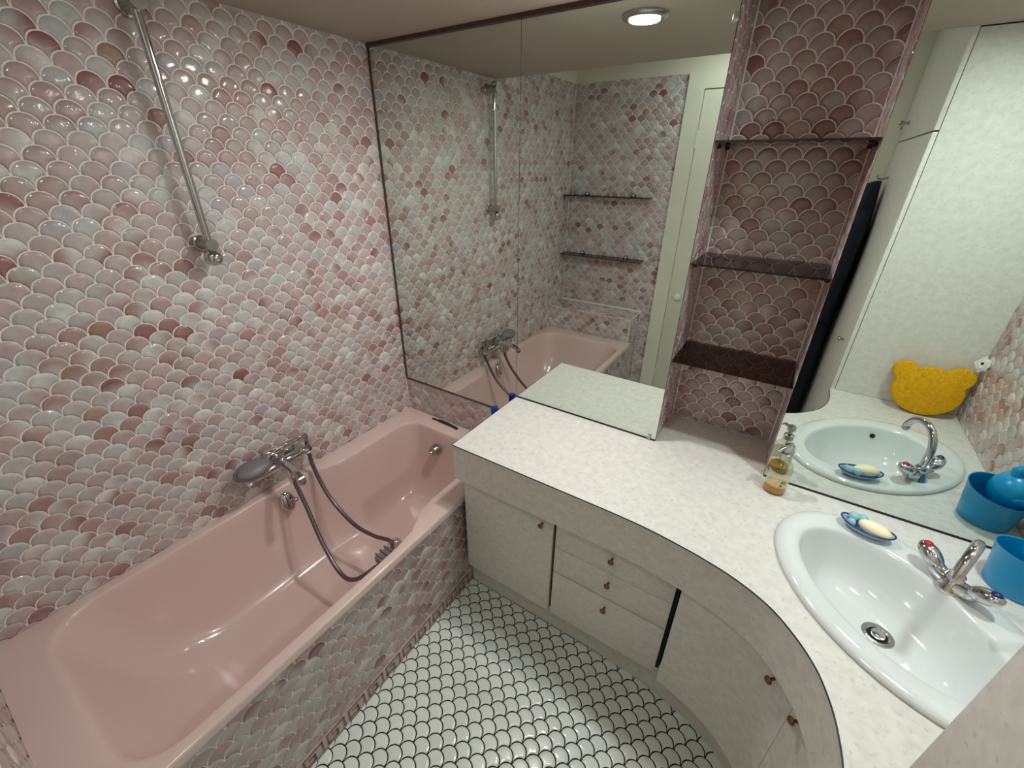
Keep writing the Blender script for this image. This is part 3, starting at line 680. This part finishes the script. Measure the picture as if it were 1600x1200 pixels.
for txt, ang, zz, sz in (('AL', -62, .052, .016), ('&', -70, .040, .013)):
    cu = bpy.data.curves.new('lettering', 'FONT'); cu.body = txt; cu.size = sz; cu.align_x = 'CENTER'; cu.extrude = .0002; cu.materials.append(M_INK)
    tmp = bpy.data.objects.new('lettering', cu); COL.objects.link(tmp); bpy.context.view_layer.update()
    me = bpy.data.meshes.new_from_object(tmp.evaluated_get(bpy.context.evaluated_depsgraph_get())); bpy.data.objects.remove(tmp)
    o = bpy.data.objects.new('lettering', me); COL.objects.link(o); o.parent = bt; a = math.radians(ang)
    o.location = (.0336 * math.cos(a), .0336 * math.sin(a), zz); o.rotation_euler = (math.radians(90), 0, a + math.radians(90))

# soap dish with bar of soap, on the basin's back rim
D0 = Vector((2.023, -.150, ZC + .0185)); da = math.atan2(-.030, .121); rz = Matrix.Rotation(da, 3, 'Z')
sd_ = thing('soap_dish', D0, 'small boat-shaped blue soap dish with bubble beads on the basin rim', 'soap dish')
def dish_ring(a, b, z, n=32): return [D0 + rz @ Vector((a * math.cos(2 * math.pi * i / n), b * math.sin(2 * math.pi * i / n), z + .005 * abs(math.cos(2 * math.pi * i / n)) ** 3 * (z / .02))) for i in range(n)]
MB().rings([dish_ring(.034, .016, .0005), dish_ring(.050, .024, .007), dish_ring(.060, .030, .018), dish_ring(.064, .032, .022), dish_ring(.060, .029, .0205), dish_ring(.048, .022, .010), dish_ring(.030, .013, .005)]).build('dish', M_DISH, sd_, 60)
rim_ = dish_ring(.0635, .0315, .0222); MB().tube(rim_ + [rim_[0]], .0022, 8).build('rim', M_DRIM, sd_, 60)
for (a, b, z, r_b) in ((-.036, .013, .028, .0135), (-.016, .020, .028, .0135), (-.036, -.008, .021, .011)):
    MB().ball(D0 + rz @ Vector((a, b, z)), r_b, 16, 10).build('bead', M_BALL, sd_, 60)
so = MB(); S0 = D0 + rz @ Vector((.017, -.003, .019))
so.ball(S0 + Vector((0, 0, .008)), (.040, .0215, .018), 24, 12, rz @ Matrix.Rotation(math.radians(-6), 3, 'Z'))
so.build('soap_bar', M_SOAP, None, 60, label='oval cream bar of soap lying in the blue soap dish', cat='soap')

# blue cup with rounded hood
C0 = Vector((2.338, -.142, ZC + .0005))
cp_ = thing('rinse_cup', C0, 'bright blue plastic bath cup with a rounded hood, beside the tap', 'cup')
def cring(r, z, n=36, dip=0): return [C0 + Vector((r * math.cos(2 * math.pi * i / n), r * math.sin(2 * math.pi * i / n), z - dip * (0.5 + 0.5 * math.cos(2 * math.pi * i / n - math.radians(70))))) for i in range(n)]
MB().rings([cring(.056, 0), cring(.059, .003), cring(.066, .06), cring(.073, .122, dip=.022), cring(.0745, .1245, dip=.022), cring(.072, .1235, dip=.022), cring(.064, .06), cring(.054, .006)]).build('cup_body', M_BLUE, cp_, 50)
hd = MB(); HC = C0 + Vector((.022, -.006, .120)); hr = Matrix.Rotation(math.radians(14), 3, 'Y')
hd.ball(HC, (.050, .058, .058), 26, 14, hr); hd = hd.build('hood', M_BLUE, cp_, 60)
MB().ball(HC + Vector((.004, .052, -.004)), (.020, .009, .015), 18, 10).build('side_button', M_BLUE, hd, 60)
MB().tube([HC + Vector((-.006, .0, .046)), HC + Vector((-.012, .0, .068)), HC + Vector((-.004, 0, .078)), HC + Vector((.014, 0, .072))], [.018, .015, .013, .010], 14).build('lug', M_BLUE, hd, 60)

# bear-shaped sponge leaning in the corner
def bear_r(a):
    d = Vector((math.cos(a), math.sin(a))); best = 0
    for (cx_, cy_, rx, ry) in ((0, 0, .118, .104), (-.088, .076, .045, .044), (.090, .074, .045, .044)):
        A = (d.x / rx) ** 2 + (d.y / ry) ** 2; B = -2 * (cx_ * d.x / rx ** 2 + cy_ * d.y / ry ** 2); C_ = (cx_ / rx) ** 2 + (cy_ / ry) ** 2 - 1
        ds_ = B * B - 4 * A * C_
        if ds_ >= 0: best = max(best, (-B + ds_ ** .5) / (2 * A))
    return best
NB = 96; shp = [(bear_r(2 * math.pi * i / NB) * math.cos(2 * math.pi * i / NB), bear_r(2 * math.pi * i / NB) * math.sin(2 * math.pi * i / NB)) for i in range(NB)]
K0 = Vector((2.275, -.868, ZC)); kr = Matrix.Rotation(math.radians(12), 3, 'X') @ Matrix.Rotation(math.radians(-3), 3, 'Y')
def bear_ring(s, y): return [K0 + kr @ Vector((a * s, y, b * s)) + Vector((0, 0, .1045)) for a, b in shp]
MB().rings([bear_ring(.93, -.018), bear_ring(.985, -.015), bear_ring(1, -.009), bear_ring(1, .009), bear_ring(.985, .015), bear_ring(.93, .018)]).build('bath_sponge', M_SPONGE, None, 60, label='yellow bear-shaped sponge leaning in the worktop corner, seen in the mirror', cat='sponge')
# adhesive hook on the right wall
hk = thing('wall_hook', (XW, -.875, 1.10), 'white diamond-shaped adhesive hook on the tiles beside the yellow sponge', 'hook')
HN = Vector((-.62, .785, 0)); HS = Vector((HN.y, -HN.x, 0)); HP = Vector((XW - .022, -.880, 1.108))
dia = [(-.026, 0), (0, -.038), (.026, 0), (0, .038)]
MB().rings([[HP + HS * a + Vector((0, 0, b)) + HN * d for a, b in dia] for d in (-.004, .002)]).build('plate', M_WHITE, hk, 20)
MB().box((XW - .020, -.892, 1.085), (XW - .003, -.868, 1.131), .003).build('adhesive_pad', M_WHITE, hk, 30)
MB().lathe([(.006, .0005), (.006, .0028), (.001, .0028)], HP + Vector((0, 0, .004)), HN, 14, .7, 1).build('keyhole', M_BLACK, hk, 40)
MB().tube(catmull([HP + HN * .001 - Vector((0, 0, .010)), HP + HN * .012 - Vector((0, 0, .018)), HP + HN * .020 - Vector((0, 0, .014)), HP + HN * .022], 4), .0035, 8).build('peg', M_WHITE, hk, 50)

# ================================================================== CLOSET AND COAT (seen in the right mirror and at the frame's corner)
cl = thing('tall_closet', (2.2, -1.4, 0), 'tall white speckled closet at the end of the worktop', 'closet')
boxo('end_panel', (XCL + .019, YP - .018, ZC + .001), (XW - .001, YP, H - .001), M_LAMD, cl)
boxo('carcass', (XCL + .019, YN + .001, 0), (XW - .001, YP - .02, HH - .002), M_DARK, cl)
dl = boxo('door', (XCL + .001, YN + .004, .06), (XCL + .0165, YP, 1.930), M_LAMD, cl, .001)
du = boxo('upper_door', (XCL + .001, YN + .004, 1.936), (XCL + .0165, YP, HH - .004), M_LAMD, cl, .001)
MB().lathe([(.009, 0), (.009, .004), (.004, .005), (.0035, .012)], (XCL + .001, -1.73, 2.012), (-1, 0, 0), 12).ball((XCL - .026, -1.73, 2.012), (.014, .004, .012), 14, 8).ball((XCL - .022, -1.738, 1.996), (.006, .012, .014), 12, 8).build('key', M_STEEL, du, 40)
MB().lathe([(.006, 0), (.006, .012), (.012, .018), (.010, .026), (.002, .028)], (XCL + .001, -1.10, 1.05), (-1, 0, 0), 14).build('knob', M_STEEL, dl, 40)
hkk = MB().tube(catmull([(XCL + .001, -1.735, 1.765), (XCL - .025, -1.735, 1.757), (XCL - .042, -1.735, 1.760), (XCL - .048, -1.735, 1.778)], 4), .004, 8); hkk.build('coat_peg', M_STEEL, dl, 50)
ct = thing('hanging_coat', (1.86, -1.735, .3), 'long dark navy coat hanging on the closet door, seen in the mirror edge', 'coat')
secs = [(.30, .070, .115), (.50, .076, .125), (.75, .078, .125), (1.0, .074, .120), (1.22, .072, .130), (1.42, .074, .165), (1.54, .066, .150), (1.64, .056, .120), (1.70, .044, .085), (1.735, .030, .050), (1.748, .015, .025)]
rgs = []
for z, a, b in secs:
    cxx = XCL - .004 - a * 1.06 - max(0, z - 1.62) * .12; rgs.append([(cxx + a * (1 + .05 * math.sin(5 * t + z * 2)) * math.cos(t), -1.735 + b * (1 + .06 * math.sin(7 * t + 1.3 * z)) * math.sin(t), z) for t in [2 * math.pi * i / 40 for i in range(40)]])
MB().rings(rgs).build('coat_body', M_NAVY, ct, 60)
for s in (-1, 1):
    MB().tube(catmull([(1.90, -1.735 + s * .105, 1.60), (1.89, -1.735 + s * .150, 1.45), (1.885, -1.735 + s * .150, 1.22), (1.88, -1.735 + s * .135, 1.0)], 4), [.030, .036, .040, .042, .042, .041, .040, .039, .038, .036, .034, .033, .032], 14).build('sleeve', M_NAVY, ct, 60)

# ================================================================== DOWNLIGHTS
for ((lx, ly), pw, colr), lb in zip(LIGHTS, ('recessed round downlight above the worktop by the bathtub', 'recessed round downlight above the washbasin')):
    t = thing('downlight', (lx, ly, H), lb, 'ceiling light', 'ceiling downlights')
    MB().lathe([(.072, -.0005), (.072, -.006), (.066, -.012), (.056, -.014), (.050, -.010), (.050, -.0005)], (lx, ly, H), (0, 0, 1), 36, cap0=False, cap1=False).build('ring', M_STEEL, t, 40)
    MB().lathe([(.0495, -.002), (.0495, -.0045), (.001, -.005)], (lx, ly, H), (0, 0, 1), 28).build('bulb_face', M_LAMP, t, 40)

t = thing('ceiling_lamp', (ENTRY[0][0], ENTRY[0][1], 2.60), 'round flat ceiling lamp in the higher part by the door', 'ceiling light')
MB().lathe([(.125, 0), (.125, -.040), (.135, -.045), (.135, -.058), (.118, -.058)], (ENTRY[0][0], ENTRY[0][1], 2.60), (0, 0, 1), 40, cap1=False).build('lamp_rim', M_WHITE, t, 40)
MB().lathe([(.117, -.052), (.117, -.054), (.001, -.054)], (ENTRY[0][0], ENTRY[0][1], 2.60), (0, 0, 1), 36).build('diffuser', M_LAMP, t, 40)
